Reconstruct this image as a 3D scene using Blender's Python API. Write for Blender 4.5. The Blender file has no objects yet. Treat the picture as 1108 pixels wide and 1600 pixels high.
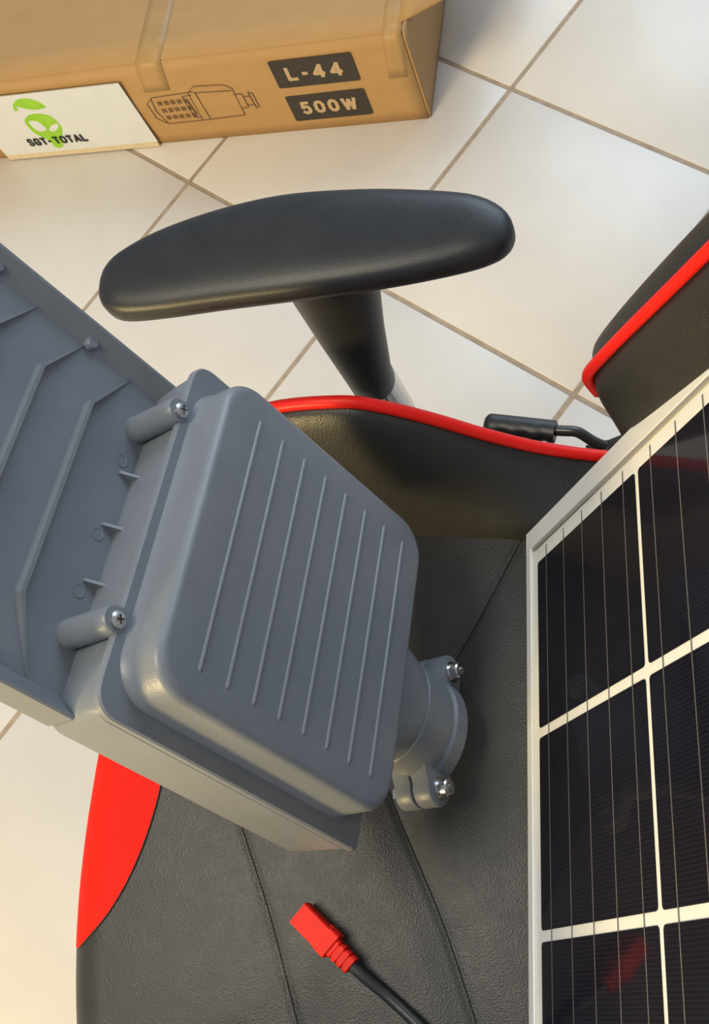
import bpy, bmesh, math, random
from mathutils import Vector, Matrix

random.seed(7)
SC = bpy.context.scene
COL = SC.collection

# ------------------------------------------------------------------ camera
CAM_POS = Vector((0.0, 0.0, 1.2326))
RIGHT = Vector((0.954404, 0.103485, -0.280007))
DOWN = Vector((0.0, -0.937990, -0.346661))
FWD = Vector((-0.298518, 0.330855, -0.895222))
cam_data = bpy.data.cameras.new('camera')
cam_data.sensor_fit = 'VERTICAL'
cam_data.sensor_height = 36.0
cam_data.lens = 1700.0 / 1600.0 * 36.0
cam_data.clip_start = 0.02
cam = bpy.data.objects.new('camera', cam_data)
COL.objects.link(cam)
cam.matrix_world = Matrix((
    (RIGHT.x, -DOWN.x, -FWD.x, CAM_POS.x),
    (RIGHT.y, -DOWN.y, -FWD.y, CAM_POS.y),
    (RIGHT.z, -DOWN.z, -FWD.z, CAM_POS.z),
    (0, 0, 0, 1)))
SC.camera = cam

# ------------------------------------------------------------------ light
world = bpy.data.worlds.new('room_light')
SC.world = world
world.use_nodes = True
bg = world.node_tree.nodes['Background']
bg.inputs['Color'].default_value = (0.76, 0.86, 1.0, 1)
bg.inputs['Strength'].default_value = 0.43


def area_light(name, loc, target, sx, sy, power, color):
    d = bpy.data.lights.new(name, 'AREA')
    d.shape = 'RECTANGLE'
    d.size = sx
    d.size_y = sy
    d.energy = power
    d.color = color
    o = bpy.data.objects.new(name, d)
    COL.objects.link(o)
    o.location = loc
    o.rotation_euler = (Vector(target) - Vector(loc)).to_track_quat('-Z', 'Y').to_euler()
    return o


area_light('warm_room_lamp', (-2.05, -2.45, 1.55), (-0.3, 0.2, 0.5), 0.8, 0.8, 112, (1.0, 0.75, 0.32))
area_light('overhead_fill', (-0.80, 0.0, 2.5), (-0.4, 0.15, 0.2), 0.8, 0.8, 24, (1.0, 0.91, 0.72))  # unseen fill added overhead to brighten the panel and seat
area_light('window_daylight', (0.40, 2.7, 1.9), (-0.15, 0.5, 0.1), 1.8, 1.3, 42, (0.70, 0.85, 1.0))

SC.view_settings.view_transform = 'Standard'
SC.view_settings.look = 'None'
SC.view_settings.gamma = 1.0
SC.view_settings.use_curve_mapping = False
SC.view_settings.exposure = 0.0


# ------------------------------------------------------------------ helpers
def V(*a):
    return Vector(a)


def empty(name, label, cat, matrix=None, group=None):
    o = bpy.data.objects.new(name, None)
    o.empty_display_size = 0.05
    COL.objects.link(o)
    if matrix is not None:
        o.matrix_world = matrix
    o['label'] = label
    o['category'] = cat
    if group:
        o['group'] = group
    return o


def link(name, me, mat=None, parent=None, smooth=False, auto=None):
    o = bpy.data.objects.new(name, me)
    COL.objects.link(o)
    if mat is not None and not me.materials:
        me.materials.append(mat)
    if parent is not None:
        o.parent = parent
    if smooth:
        for p in me.polygons:
            p.use_smooth = True
    if auto is not None:
        for p in me.polygons:
            p.use_smooth = True
        me.set_sharp_from_angle(angle=math.radians(auto))
    return o


def mesh(name, verts, faces):
    me = bpy.data.meshes.new(name)
    me.from_pydata([tuple(v) for v in verts], [], faces)
    bm = bmesh.new()
    bm.from_mesh(me)
    bmesh.ops.remove_doubles(bm, verts=bm.verts, dist=1e-6)
    bmesh.ops.recalc_face_normals(bm, faces=bm.faces)
    bm.to_mesh(me)
    bm.free()
    me.update()
    return me


def box_mesh(name, lo, hi, bevel=0.0, seg=2):
    bm = bmesh.new()
    bmesh.ops.create_cube(bm, size=1.0)
    for v in bm.verts:
        v.co = Vector(((lo[i] + hi[i]) / 2 + v.co[i] * (hi[i] - lo[i])) for i in range(3))
    if bevel > 0:
        bmesh.ops.bevel(bm, geom=list(bm.edges), offset=bevel, segments=seg, affect='EDGES', profile=0.5)
    me = bpy.data.meshes.new(name)
    bm.to_mesh(me)
    bm.free()
    return me


def loft(name, rings, cap0=True, cap1=True, closed=True):
    """rings: list of equally long point lists."""
    verts, faces = [], []
    n = len(rings[0])
    for r in rings:
        verts += list(r)
    for i in range(len(rings) - 1):
        for j in range(n if closed else n - 1):
            a = i * n + j
            b = i * n + (j + 1) % n
            faces.append((a, b, b + n, a + n))
    if cap0:
        faces.append(tuple(range(n))[::-1])
    if cap1:
        faces.append(tuple((len(rings) - 1) * n + j for j in range(n)))
    return mesh(name, verts, faces)


def smooth_path(pts, sub=6):
    """Catmull-Rom through the points."""
    P = [Vector(p) for p in pts]
    out = []
    for i in range(len(P) - 1):
        p0 = P[i - 1] if i > 0 else P[i] * 2 - P[i + 1]
        p1, p2 = P[i], P[i + 1]
        p3 = P[i + 2] if i + 2 < len(P) else P[i + 1] * 2 - P[i]
        for k in range(sub):
            t = k / sub
            out.append(0.5 * ((2 * p1) + (p2 - p0) * t + (2 * p0 - 5 * p1 + 4 * p2 - p3) * t * t
                              + (3 * p1 - p0 - 3 * p2 + p3) * t ** 3))
    out.append(P[-1])
    return out


def closed_smooth(pts, sub=5):
    n = len(pts)
    out_ = []
    for i in range(n):
        p0, p1, p2, p3 = (Vector((*pts[(i + k) % n], 0)) for k in (-1, 0, 1, 2))
        for k in range(sub):
            t = k / sub
            out_.append(0.5 * ((2 * p1) + (p2 - p0) * t + (2 * p0 - 5 * p1 + 4 * p2 - p3) * t * t + (3 * p1 - p0 - 3 * p2 + p3) * t ** 3))
    return out_


def tube(name, path, radius, n=10, squash=1.0):
    P = [Vector(p) for p in path]
    rings = []
    up = None
    for i, p in enumerate(P):
        t = (P[min(i + 1, len(P) - 1)] - P[max(i - 1, 0)]).normalized()
        if up is None:
            up = Vector((0, 0, 1)) if abs(t.z) < 0.9 else Vector((1, 0, 0))
        s = t.cross(up).normalized()
        up = s.cross(t).normalized()
        r = radius[i] if isinstance(radius, (list, tuple)) else radius
        rings.append([p + s * math.cos(2 * math.pi * k / n) * r + up * math.sin(2 * math.pi * k / n) * r * squash
                      for k in range(n)])
    return loft(name, rings)


def rrect(hx, hy, r, z, n=6, cx=0.0, cy=0.0):
    pts = []
    for qx, qy, a0 in ((1, 1, 0), (-1, 1, 90), (-1, -1, 180), (1, -1, 270)):
        for k in range(n + 1):
            a = math.radians(a0 + 90 * k / n)
            pts.append(Vector((cx + qx * (hx - r) + r * math.cos(a), cy + qy * (hy - r) + r * math.sin(a), z)))
    return pts


def cyl_rings(c, axis, steps, n=20):
    """steps: (distance along axis, radius)."""
    c, axis = Vector(c), Vector(axis).normalized()
    s = axis.orthogonal().normalized()
    t = axis.cross(s)
    return [[c + axis * d + (s * math.cos(2 * math.pi * k / n) + t * math.sin(2 * math.pi * k / n)) * r
             for k in range(n)] for d, r in steps]


def poly_extrude(name, outline, z0, z1, bevel=0.0):
    """prism from an xy outline."""
    rings = [[Vector((p[0], p[1], z0)) for p in outline], [Vector((p[0], p[1], z1)) for p in outline]]
    me = loft(name, rings)
    if bevel > 0:
        bm = bmesh.new()
        bm.from_mesh(me)
        ed = [e for e in bm.edges if len(e.link_faces) == 2 and e.calc_face_angle(0) > 0.6]
        bmesh.ops.bevel(bm, geom=ed, offset=bevel, segments=2, affect='EDGES', profile=0.5)
        bm.to_mesh(me)
        bm.free()
    return me


def lerp_table(tab, x):
    if x <= tab[0][0]:
        return tab[0][1]
    for (x0, y0), (x1, y1) in zip(tab, tab[1:]):
        if x <= x1:
            t = (x - x0) / (x1 - x0)
            t = t * t * (3 - 2 * t) * 0.5 + t * 0.5
            return y0 + (y1 - y0) * t
    return tab[-1][1]


# ------------------------------------------------------------------ materials
class Mat:
    def __init__(self, name, color, rough=0.5, metal=0.0, spec=0.5, coat=0.0, coat_rough=0.1):
        self.m = bpy.data.materials.new(name)
        self.m.use_nodes = True
        self.nt = self.m.node_tree
        self.b = self.nt.nodes['Principled BSDF']
        self.b.inputs['Base Color'].default_value = (*color, 1)
        self.b.inputs['Roughness'].default_value = rough
        self.b.inputs['Metallic'].default_value = metal
        self.b.inputs['Specular IOR Level'].default_value = spec
        self.b.inputs['Coat Weight'].default_value = coat
        self.b.inputs['Coat Roughness'].default_value = coat_rough
        self.color = color

    def n(self, t):
        return self.nt.nodes.new(t)

    def l(self, a, b):
        self.nt.links.new(a, b)

    def coords(self, kind='Object'):
        c = self.n('ShaderNodeTexCoord')
        return c.outputs[kind]

    def noise(self, scale, detail=4, src=None, rough=0.55):
        t = self.n('ShaderNodeTexNoise')
        t.inputs['Scale'].default_value = scale
        t.inputs['Detail'].default_value = detail
        t.inputs['Roughness'].default_value = rough
        self.l(src if src is not None else self.coords(), t.inputs['Vector'])
        return t.outputs['Fac']

    def voronoi(self, scale, src=None, feature='F1'):
        t = self.n('ShaderNodeTexVoronoi')
        t.feature = feature
        t.inputs['Scale'].default_value = scale
        self.l(src if src is not None else self.coords(), t.inputs['Vector'])
        return t.outputs['Distance']

    def vary(self, fac, c0, c1, p0=0.3, p1=0.7):
        r = self.n('ShaderNodeValToRGB')
        r.color_ramp.elements[0].position = p0
        r.color_ramp.elements[1].position = p1
        r.color_ramp.elements[0].color = (*c0, 1)
        r.color_ramp.elements[1].color = (*c1, 1)
        self.l(fac, r.inputs['Fac'])
        self.l(r.outputs['Color'], self.b.inputs['Base Color'])
        return self

    def rvary(self, fac, r0, r1):
        m = self.n('ShaderNodeMapRange')
        m.inputs['To Min'].default_value = r0
        m.inputs['To Max'].default_value = r1
        self.l(fac, m.inputs['Value'])
        self.l(m.outputs['Result'], self.b.inputs['Roughness'])
        return self

    def bump(self, height, strength=0.2, dist=0.001):
        b = self.n('ShaderNodeBump')
        b.inputs['Strength'].default_value = strength
        b.inputs['Distance'].default_value = dist
        self.l(height, b.inputs['Height'])
        self.l(b.outputs['Normal'], self.b.inputs['Normal'])
        return self


def geo_pos(m):
    g = m.n('ShaderNodeNewGeometry')
    return g.outputs['Position']


TILE = Mat('glazed_tile', (0.70, 0.66, 0.62), rough=0.3, spec=0.5)
p = geo_pos(TILE)
TILE.vary(TILE.noise(5, 6, p, 0.6), (0.62, 0.575, 0.52), (0.69, 0.645, 0.59))
TILE.rvary(TILE.noise(9, 3, p), 0.26, 0.40)
TILE.bump(TILE.noise(30, 3, p), 0.05, 0.001)

GROUT = Mat('grout', (0.36, 0.28, 0.205), rough=0.9)
p = geo_pos(GROUT)
GROUT.vary(GROUT.noise(60, 3, p), (0.31, 0.235, 0.17), (0.41, 0.325, 0.24))
GROUT.bump(GROUT.noise(700, 2, p), 0.4, 0.0006)


def leather(name, c0, c1, rough=0.45, spec=0.5):
    m = Mat(name, c0, rough=rough, spec=spec)
    q = geo_pos(m)
    m.vary(m.noise(25, 4, q), c0, c1)
    v = m.voronoi(850, q)
    nz = m.noise(1500, 2, q)
    mx = m.n('ShaderNodeMath')
    mx.operation = 'MULTIPLY_ADD'
    mx.inputs[1].default_value = 0.35
    m.l(nz, mx.inputs[0])
    m.l(v, mx.inputs[2])
    m.rvary(m.noise(60, 3, q), rough - 0.06, rough + 0.08)
    m.bump(mx.outputs[0], 0.26, 0.0007)
    return m


LEATHER = leather('black_leather', (0.018, 0.018, 0.018), (0.025, 0.025, 0.024), 0.42, 0.6)
LEATHER_RED = leather('red_leather', (0.74, 0.010, 0.003), (0.80, 0.013, 0.004), 0.65, 0.2)
PIPING = Mat('red_piping', (0.85, 0.016, 0.010), rough=0.42, spec=0.3)
PIPING.bump(PIPING.noise(400, 2, geo_pos(PIPING)), 0.1, 0.0005)
THREAD = Mat('black_thread', (0.012, 0.012, 0.012), rough=0.8)

PU = Mat('black_armrest_foam', (0.026, 0.027, 0.029), rough=0.40)
q = geo_pos(PU)
PU.vary(PU.noise(40, 4, q), (0.013, 0.0135, 0.015), (0.019, 0.0195, 0.021))
PU.bump(PU.noise(1100, 2, q), 0.22, 0.0006)
BLACK_PLASTIC = Mat('black_plastic', (0.020, 0.020, 0.021), rough=0.42)
BLACK_PLASTIC.bump(BLACK_PLASTIC.noise(900, 2, geo_pos(BLACK_PLASTIC)), 0.12, 0.0004)
BLACK_METAL = Mat('black_painted_steel', (0.03, 0.028, 0.026), rough=0.3, spec=0.6)
CHROME = Mat('chrome', (0.75, 0.75, 0.76), rough=0.18, metal=1.0)
CHROME.rvary(CHROME.noise(300, 2), 0.12, 0.25)

PAINT = Mat('grey_powder_coat', (0.20, 0.215, 0.235), rough=0.36, spec=0.5)
PAINT.vary(PAINT.noise(30, 4), (0.188, 0.206, 0.232), (0.210, 0.228, 0.256))
PAINT.bump(PAINT.noise(950, 2), 0.28, 0.0005)
STEEL = Mat('steel_screw', (0.62, 0.61, 0.60), rough=0.25, metal=1.0)
STEEL.rvary(STEEL.noise(400, 2), 0.18, 0.35)

ALU = Mat('anodised_aluminium', (0.80, 0.79, 0.76), rough=0.42, metal=0.1)
ALU.vary(ALU.noise(20, 3), (0.78, 0.77, 0.745), (0.82, 0.81, 0.78))
ALU.rvary(ALU.noise(250, 2), 0.36, 0.48)
BACKSHEET = Mat('white_backsheet', (0.80, 0.79, 0.74), rough=0.5)
BACKSHEET.vary(BACKSHEET.noise(60, 2), (0.88, 0.87, 0.82), (0.92, 0.91, 0.86))
STEP_SHADE = Mat('grey_step_shade', (0.30, 0.29, 0.27), rough=0.6)  # grey for the painted shade of the frame step
RIBBON = Mat('busbar_ribbon', (0.30, 0.29, 0.28), rough=0.4, metal=0.6)
RIBBON.vary(RIBBON.noise(200, 2), (0.26, 0.25, 0.245), (0.34, 0.33, 0.32))

CELL = Mat('silicon_cell', (0.007, 0.007, 0.013), rough=0.5, spec=0.12)
tc = CELL.coords('Object')
wv = CELL.n('ShaderNodeTexWave')
wv.bands_direction = 'X'
wv.inputs['Scale'].default_value = 130
wv.inputs['Distortion'].default_value = 0.3
CELL.l(tc, wv.inputs['Vector'])
CELL.vary(wv.outputs['Fac'], (0.006, 0.006, 0.012), (0.013, 0.013, 0.021), 0.55, 0.95)

GLASS = bpy.data.materials.new('solar_glass')
GLASS.use_nodes = True
nt = GLASS.node_tree
nt.nodes.clear()
out = nt.nodes.new('ShaderNodeOutputMaterial')
mixs = nt.nodes.new('ShaderNodeMixShader')
tr = nt.nodes.new('ShaderNodeBsdfTransparent')
gl = nt.nodes.new('ShaderNodeBsdfGlossy')
gl.inputs['Roughness'].default_value = 0.06
fr = nt.nodes.new('ShaderNodeFresnel')
fr.inputs['IOR'].default_value = 1.38
gm = nt.nodes.new('ShaderNodeNewGeometry')
inv = nt.nodes.new('ShaderNodeMath')
inv.operation = 'SUBTRACT'
inv.inputs[0].default_value = 1.0
nt.links.new(gm.outputs['Backfacing'], inv.inputs[1])
mul = nt.nodes.new('ShaderNodeMath')
mul.operation = 'MULTIPLY'
nt.links.new(inv.outputs[0], mul.inputs[0])
nt.links.new(fr.outputs[0], mul.inputs[1])
nt.links.new(mul.outputs[0], mixs.inputs[0])
nt.links.new(tr.outputs[0], mixs.inputs[1])
nt.links.new(gl.outputs[0], mixs.inputs[2])
nt.links.new(mixs.outputs[0], out.inputs[0])

CARD = Mat('kraft_cardboard', (0.42, 0.25, 0.10), rough=0.62, spec=0.35)
q = geo_pos(CARD)
mp = CARD.n('ShaderNodeMapping')
mp.inputs['Scale'].default_value = (1, 2, 2)
CARD.l(q, mp.inputs['Vector'])
CARD.vary(CARD.noise(18, 6, mp.outputs[0], 0.65), (0.41, 0.242, 0.098), (0.445, 0.268, 0.113))
CARD.bump(CARD.noise(14, 4, q), 0.25, 0.004)
CARD_EDGE = Mat('cardboard_edge', (0.27, 0.165, 0.075), rough=0.85)
CARD_EDGE.vary(CARD_EDGE.noise(200, 3), (0.22, 0.135, 0.06), (0.32, 0.20, 0.09))
TAPE = Mat('clear_packing_tape', (0.42, 0.27, 0.115), rough=0.45, spec=0.4)
TAPE.vary(TAPE.noise(40, 3), (0.385, 0.232, 0.092), (0.425, 0.262, 0.108))
TAPE.bump(TAPE.noise(45, 3), 0.3, 0.002)
INK = Mat('brown_black_ink', (0.028, 0.022, 0.018), rough=0.55)
INK.vary(INK.noise(150, 3), (0.024, 0.019, 0.016), (0.036, 0.029, 0.023))
INK_LINE = Mat('brown_line_ink', (0.13, 0.07, 0.03), rough=0.6)
INK_LINE.vary(INK_LINE.noise(200, 3), (0.10, 0.055, 0.024), (0.17, 0.095, 0.04))
KNOCKOUT = Mat('bare_kraft_lettering', (0.47, 0.33, 0.19), rough=0.6)
KNOCKOUT.vary(KNOCKOUT.noise(150, 2), (0.45, 0.315, 0.18), (0.50, 0.355, 0.21))
PAPER = Mat('white_paper', (0.80, 0.78, 0.78), rough=0.5)
PAPER.vary(PAPER.noise(30, 3), (0.62, 0.65, 0.70), (0.66, 0.69, 0.73))
PAPER_EDGE = Mat('cream_board_edge', (0.62, 0.52, 0.36), rough=0.8)
PAPER_EDGE.vary(PAPER_EDGE.noise(100, 2), (0.58, 0.48, 0.33), (0.66, 0.56, 0.40))
GREEN = Mat('green_print', (0.26, 0.56, 0.02), rough=0.5)
GREEN.vary(GREEN.noise(60, 2), (0.22, 0.50, 0.02), (0.32, 0.62, 0.03))
BLACK_PRINT = Mat('black_print', (0.012, 0.012, 0.012), rough=0.5)
RED_PLASTIC = Mat('red_connector_plastic', (0.80, 0.020, 0.010), rough=0.5, spec=0.25)
RED_PLASTIC.vary(RED_PLASTIC.noise(120, 2), (0.80, 0.014, 0.006), (0.86, 0.020, 0.009))
BRASS = Mat('gold_contact', (0.80, 0.55, 0.18), rough=0.3, metal=1.0)
CABLE = Mat('black_cable_jacket', (0.030, 0.033, 0.036), rough=0.4)
CABLE.bump(CABLE.noise(600, 2), 0.15, 0.0004)

# ------------------------------------------------------------------ floor
TS = 0.35
O = Vector((-0.73202, 0.98916, 0))
U = Vector((0.841174, -0.540765, 0))
W = Vector((0.540765, 0.841174, 0))
GAP = 0.0062
fl = box_mesh('floor', (-4.2, -3.2, -0.05), (3.4, 4.4, -0.0012))
floor = link('floor', fl, GROUT.m)
floor['kind'] = 'structure'
tile_me = box_mesh('tile', (-(TS - GAP) / 2, -(TS - GAP) / 2, -0.009), ((TS - GAP) / 2, (TS - GAP) / 2, 0.0), 0.0016, 2)
tile_me.materials.append(TILE.m)
for pl in tile_me.polygons:
    pl.use_smooth = True
tile_me.set_sharp_from_angle(angle=math.radians(50))
ang = math.atan2(U.y, U.x)
cands = []
for i in range(-12, 13):
    for j in range(-12, 13):
        c = O + U * (TS * (i + 0.5)) + W * (TS * (j + 0.5))
        cands.append(((c - Vector((-0.4, 0.7, 0))).length, c))
cands.sort(key=lambda t: t[0])
for d, c in cands[:260]:
    t = bpy.data.objects.new('tile', tile_me)
    COL.objects.link(t)
    t.location = c
    t.rotation_euler = (0, 0, ang)
    t.parent = floor

# ------------------------------------------------------------------ cardboard box
BX = empty('cardboard_box', 'long brown cardboard carton printed L-44 and 500W on the tiled floor', 'box')
EX = Vector((-1, 0.021, 0)).normalized()      # along the front face, to the left
EY = Vector((0.021, 1, 0)).normalized()       # into the box
B0 = Vector((-0.365, 1.060, 0.0))
BH, BL, BD = 0.166, 0.90, 0.44


def bp(s, z, d=0.0):
    return B0 + EX * s + EY * d + Vector((0, 0, z))


def sheet(name, quad_grid, thick, mat, parent, smooth=True):
    """grid of points given a thickness (solid sheet)."""
    R, Cn = len(quad_grid), len(quad_grid[0])
    verts = [p for row in quad_grid for p in row]
    faces = [(i * Cn + j, i * Cn + j + 1, (i + 1) * Cn + j + 1, (i + 1) * Cn + j) for i in range(R - 1) for j in range(Cn - 1)]
    me = mesh(name, verts, faces)
    o = link(name, me, mat, parent, smooth=smooth)
    md = o.modifiers.new('solid', 'SOLIDIFY')
    md.thickness = thick
    md.offset = 0.0
    return o


def front_d(s, z):
    """the front face bows a little."""
    return -0.004 * math.sin(math.pi * min(max(s / BL, 0), 1)) * math.sin(math.pi * z / BH)


def top_z(s, d):
    return BH - 0.004 * math.sin(math.pi * d / BD) - 0.008 * max(0, (s - 0.4) / 0.5)


NS = 40
g = [[bp(BL * i / NS, top_z(BL * i / NS, 0) * k / 8, front_d(BL * i / NS, BH * k / 8)) for i in range(NS + 1)] for k in range(9)]
sheet('front_panel', g, 0.004, CARD.m, BX)
g = [[bp(BL * i / NS, top_z(BL * i / NS, BD * k / 10), BD * k / 10) for i in range(NS + 1)] for k in range(11)]
sheet('top_panel', g, 0.004, CARD.m, BX)
g = [[bp(BL * i / 4, BH * k / 2, BD) for i in range(5)] for k in range(3)]
sheet('back_panel', g, 0.004, CARD.m, BX)
g = [[bp(BL, BH * k / 2, BD * i / 4) for i in range(5)] for k in range(3)]
sheet('end_panel', g, 0.004, CARD.m, BX)
g = [[bp(BL * i / 4, 0.003, BD * k / 2) for i in range(5)] for k in range(3)]
sheet('bottom_panel', g, 0.004, CARD.m, BX)
# right end: the end panel bulges outward towards its top and back
g = []
for k in range(11):
    z = BH * k / 10
    row = []
    for d in (0.0, 0.006, 0.012, 0.018, 0.024, 0.032, 0.045, 0.08, 0.15, 0.25, 0.35, BD):
        out_ = 0.010 * (k / 10) * min(1.0, max(0.0, d - 0.003) / 0.060)
        row.append(bp(-out_ - 0.002, z + 0.001 * k / 10, d))
    g.append(row)
sheet('end_panel', g, 0.004, CARD.m, BX)
# open flap at the right end, raised
g = []
for k in range(7):
    row = []
    for i in range(9):
        u = k / 6
        d0 = 0.013 + 0.060 * u
        d = d0 + (BD - 0.03 - d0) * i / 8
        row.append(bp(0.004 - 0.115 * u, BH + 0.0015 + 0.004 * u, d))
    g.append(row)
flap = sheet('flap', g, 0.0045, CARD.m, BX)
flap['label'] = 'raised cardboard end flap'
# tape
for s0, s1, zl in ((0.347, 0.388, 0.112), (-0.001, 0.026, 0.085)):
    g = []
    for k in range(14):
        row = []
        for i in range(4):
            s = s0 + (s1 - s0) * i / 3
            if k < 5:
                z = zl + (BH - zl) * k / 4
                row.append(bp(s + 0.01 * (1 - k / 4), z + 0.002, front_d(s, z) - 0.0023))
            else:
                d = BD * 0.85 * (k - 4) / 9
                row.append(bp(s + 0.01 * d, top_z(s, d) + 0.0023, d))
        g.append(row)
    sheet('packing_tape', g, 0.0003, TAPE.m, BX)


def face_matrix(s, z, lift=0.0028, shear=0.0):
    """local x = to the right along the front, y = up, z = out of the face."""
    xr = -EX
    o = bp(s, z, front_d(s, z) - lift)
    return Matrix(((xr.x, 0, -EY.x, o.x), (xr.y, 0, -EY.y, o.y), (xr.z, 1, -EY.z, o.z), (0, 0, 0, 1)))


GLYPHS = {
    'L': (0.72, [[(0, 1), (0, 0), (1, 0)]]),
    '-': (0.45, [[(0, .42), (1, .42)]]),
    '4': (0.85, [[(.74, 0), (.74, 1), (0, .28), (1, .28)]]),
    '5': (0.80, [[(.93, 1), (.12, 1), (.05, .52), (.30, .62), (.62, .62), (.90, .50), (1, .31), (.90, .10), (.62, 0), (.30, 0), (0, .12)]]),
    '0': (0.85, [[(.5, 1), (.80, .93), (1, .70), (1, .30), (.80, .07), (.5, 0), (.20, .07), (0, .30), (0, .70), (.20, .93), (.5, 1)]]),
    'O': (0.80, [[(.5, 1), (.80, .95), (1, .78), (1, .22), (.80, .05), (.5, 0), (.20, .05), (0, .22), (0, .78), (.20, .95), (.5, 1)]]),
    'W': (1.20, [[(0, 1), (.24, 0), (.5, .92), (.76, 0), (1, 1)]]),
    'S': (0.75, [[(.98, .78), (.78, 1), (.24, 1), (.02, .80), (.12, .58), (.88, .42), (1, .20), (.78, 0), (.24, 0), (.0, .20)]]),
    'G': (0.80, [[(1, .76), (.78, 1), (.24, 1), (0, .78), (0, .22), (.24, 0), (.78, 0), (1, .20), (1, .46), (.58, .46)]]),
    'T': (0.75, [[(0, 1), (1, 1)], [(.5, 1), (.5, 0)]]),
    'A': (0.85, [[(0, 0), (.5, 1), (1, 0)], [(.22, .30), (.78, .30)]]),
    ' ': (0.10, []),
}


def text_mesh(name, body, width, height, stroke, depth=0.0004, gap=0.30):
    """block lettering from strokes; stroke and gap are fractions of the height."""
    adv = [GLYPHS[c][0] for c in body]
    total = sum(adv) + gap * (len(body) - 1)
    kx = width / total
    sw_ = stroke * height / 2
    x = -width / 2
    vs, fs = [], []
    for c, a in zip(body, adv):
        x0, x1 = x + sw_ * 0.9, x + a * kx - sw_ * 0.9
        for line in GLYPHS[c][1]:
            P = [Vector((x0 + (x1 - x0) * px, -height / 2 + sw_ + (height - 2 * sw_) * py)) for px, py in line]
            for p_, q_ in zip(P, P[1:]):
                d = (q_ - p_).normalized()
                n_ = Vector((-d.y, d.x)) * sw_
                e = d * sw_ * 0.62
                k = len(vs)
                for z in (0, depth + 1.2e-5 * (k // 8)):
                    for v in (p_ - e + n_, q_ + e + n_, q_ + e - n_, p_ - e - n_):
                        vs.append((v.x, v.y, z))
                fs += [(k + 4, k + 7, k + 6, k + 5), (k, k + 1, k + 5, k + 4), (k + 1, k + 2, k + 6, k + 5), (k + 2, k + 3, k + 7, k + 6), (k + 3, k, k + 4, k + 7)]
        x += (a + gap) * kx
    me = bpy.data.meshes.new(name)
    me.from_pydata(vs, [], fs)
    bm = bmesh.new()
    bm.from_mesh(me)
    bmesh.ops.recalc_face_normals(bm, faces=bm.faces)
    bm.to_mesh(me)
    bm.free()
    return me


def flat(name, outline, mat, matrix, parent, depth=0.0004):
    me = poly_extrude(name, outline, 0, depth)
    o = link(name, me, mat, parent)
    o.matrix_world = matrix
    return o


def rounded_plate(hx, hy, r):
    return [(q.x, q.y) for q in rrect(hx, hy, r, 0, 4)]


for body, s, z, hx, hy, tw, th in (('L-44', 0.135, 0.1185, 0.060, 0.0262, 0.082, 0.0265),
                                   ('500W', 0.135, 0.0495, 0.059, 0.0262, 0.084, 0.0255)):
    pl = flat('printed_block', rounded_plate(hx, hy, 0.003), INK.m, face_matrix(s, z), BX)
    pl['label'] = 'dark printed block reading ' + body
    me = text_mesh('lettering', body, tw, th, 0.21)
    t = link('lettering', me, KNOCKOUT.m, pl)
    t.matrix_parent_inverse = pl.matrix_world.inverted()
    t.matrix_world = face_matrix(s, z, 0.0033)

# line drawing of the lamp, (s, z) on the front face
LINES = [
    [(.392, .103), (.405, .092), (.405, .060), (.392, .046), (.335, .046)],
    [(.392, .103), (.325, .106)], [(.395, .100), (.398, .075), (.392, .048)],
    [(.325, .112), (.318, .116), (.275, .113), (.264, .104), (.266, .048), (.335, .046), (.333, .104), (.325, .112)],
    [(.325, .104), (.266, .100)], [(.322, .104), (.322, .048)], [(.330, .100), (.345, .099), (.345, .055), (.336, .052)],
    [(.266, .092), (.256, .092), (.254, .090), (.254, .064), (.266, .062)], [(.254, .086), (.242, .085)],
    [(.254, .068), (.242, .067)], [(.242, .093), (.238, .090), (.238, .062), (.243, .060), (.244, .093), (.242, .093)],
    [(.341, .092), (.339, .060)], [(.340, .092), (.338, .060)], [(.3415, .092), (.3395, .060)],
]
dm = BX
vs, fs = [], []
for ln in LINES:
    for a, b in zip(ln, ln[1:]):
        d = Vector((b[0] - a[0], b[1] - a[1]))
        L_ = d.length
        nrm = Vector((-d.y, d.x)) / L_ * 0.00055
        k = len(vs)
        for q, sg in ((a, 1), (b, 1), (b, -1), (a, -1)):
            s, z = q[0] + nrm.x * sg, q[1] + nrm.y * sg
            vs.append(bp(s, z, front_d(s, z) - 0.0030))
        fs.append((k, k + 1, k + 2, k + 3))
for r in range(3):
    for c in range(5):
        s, z = 0.388 - c * 0.0105, 0.090 - r * 0.0155
        for q in range(3):
            k = len(vs)
            for ds, dz in ((0, 0), (-.0010, 0), (-.0010, .0085), (0, .0085)):
                s2, z2 = s + ds - q * 0.0026, z + dz - 0.004
                vs.append(bp(s2, z2, front_d(s2, z2) - 0.0030))
            fs.append((k, k + 1, k + 2, k + 3))
dr = link('lamp_drawing', mesh('lamp_drawing', vs, fs), INK_LINE.m, BX)
dr['label'] = 'brown line drawing of the lamp'
sm = dr.modifiers.new('solid', 'SOLIDIFY')
sm.thickness = 0.0003

# ------------------------------------------------------------------ white card with logo, leaning on the box
CM = face_matrix(0.5615, 0.0775, 0.0060)
CD = empty('logo_card', 'white card with green alien logo and SGT-TOTAL lettering against the carton', 'card', CM)
hx = 0.1365
bo = link('board', box_mesh('board', (-hx - 0.0015, -0.0755, -0.0036), (hx - 0.002, 0.0635, -0.0005), 0.0006, 1), PAPER_EDGE.m, CD)
link('paper_face', box_mesh('paper_face', (-hx, -0.0635, -0.0005), (hx, 0.0645, 0.0), 0.0), PAPER.m, CD)


def card_pt(s, z):
    return (0.5615 - s, z - 0.0775)


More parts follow.
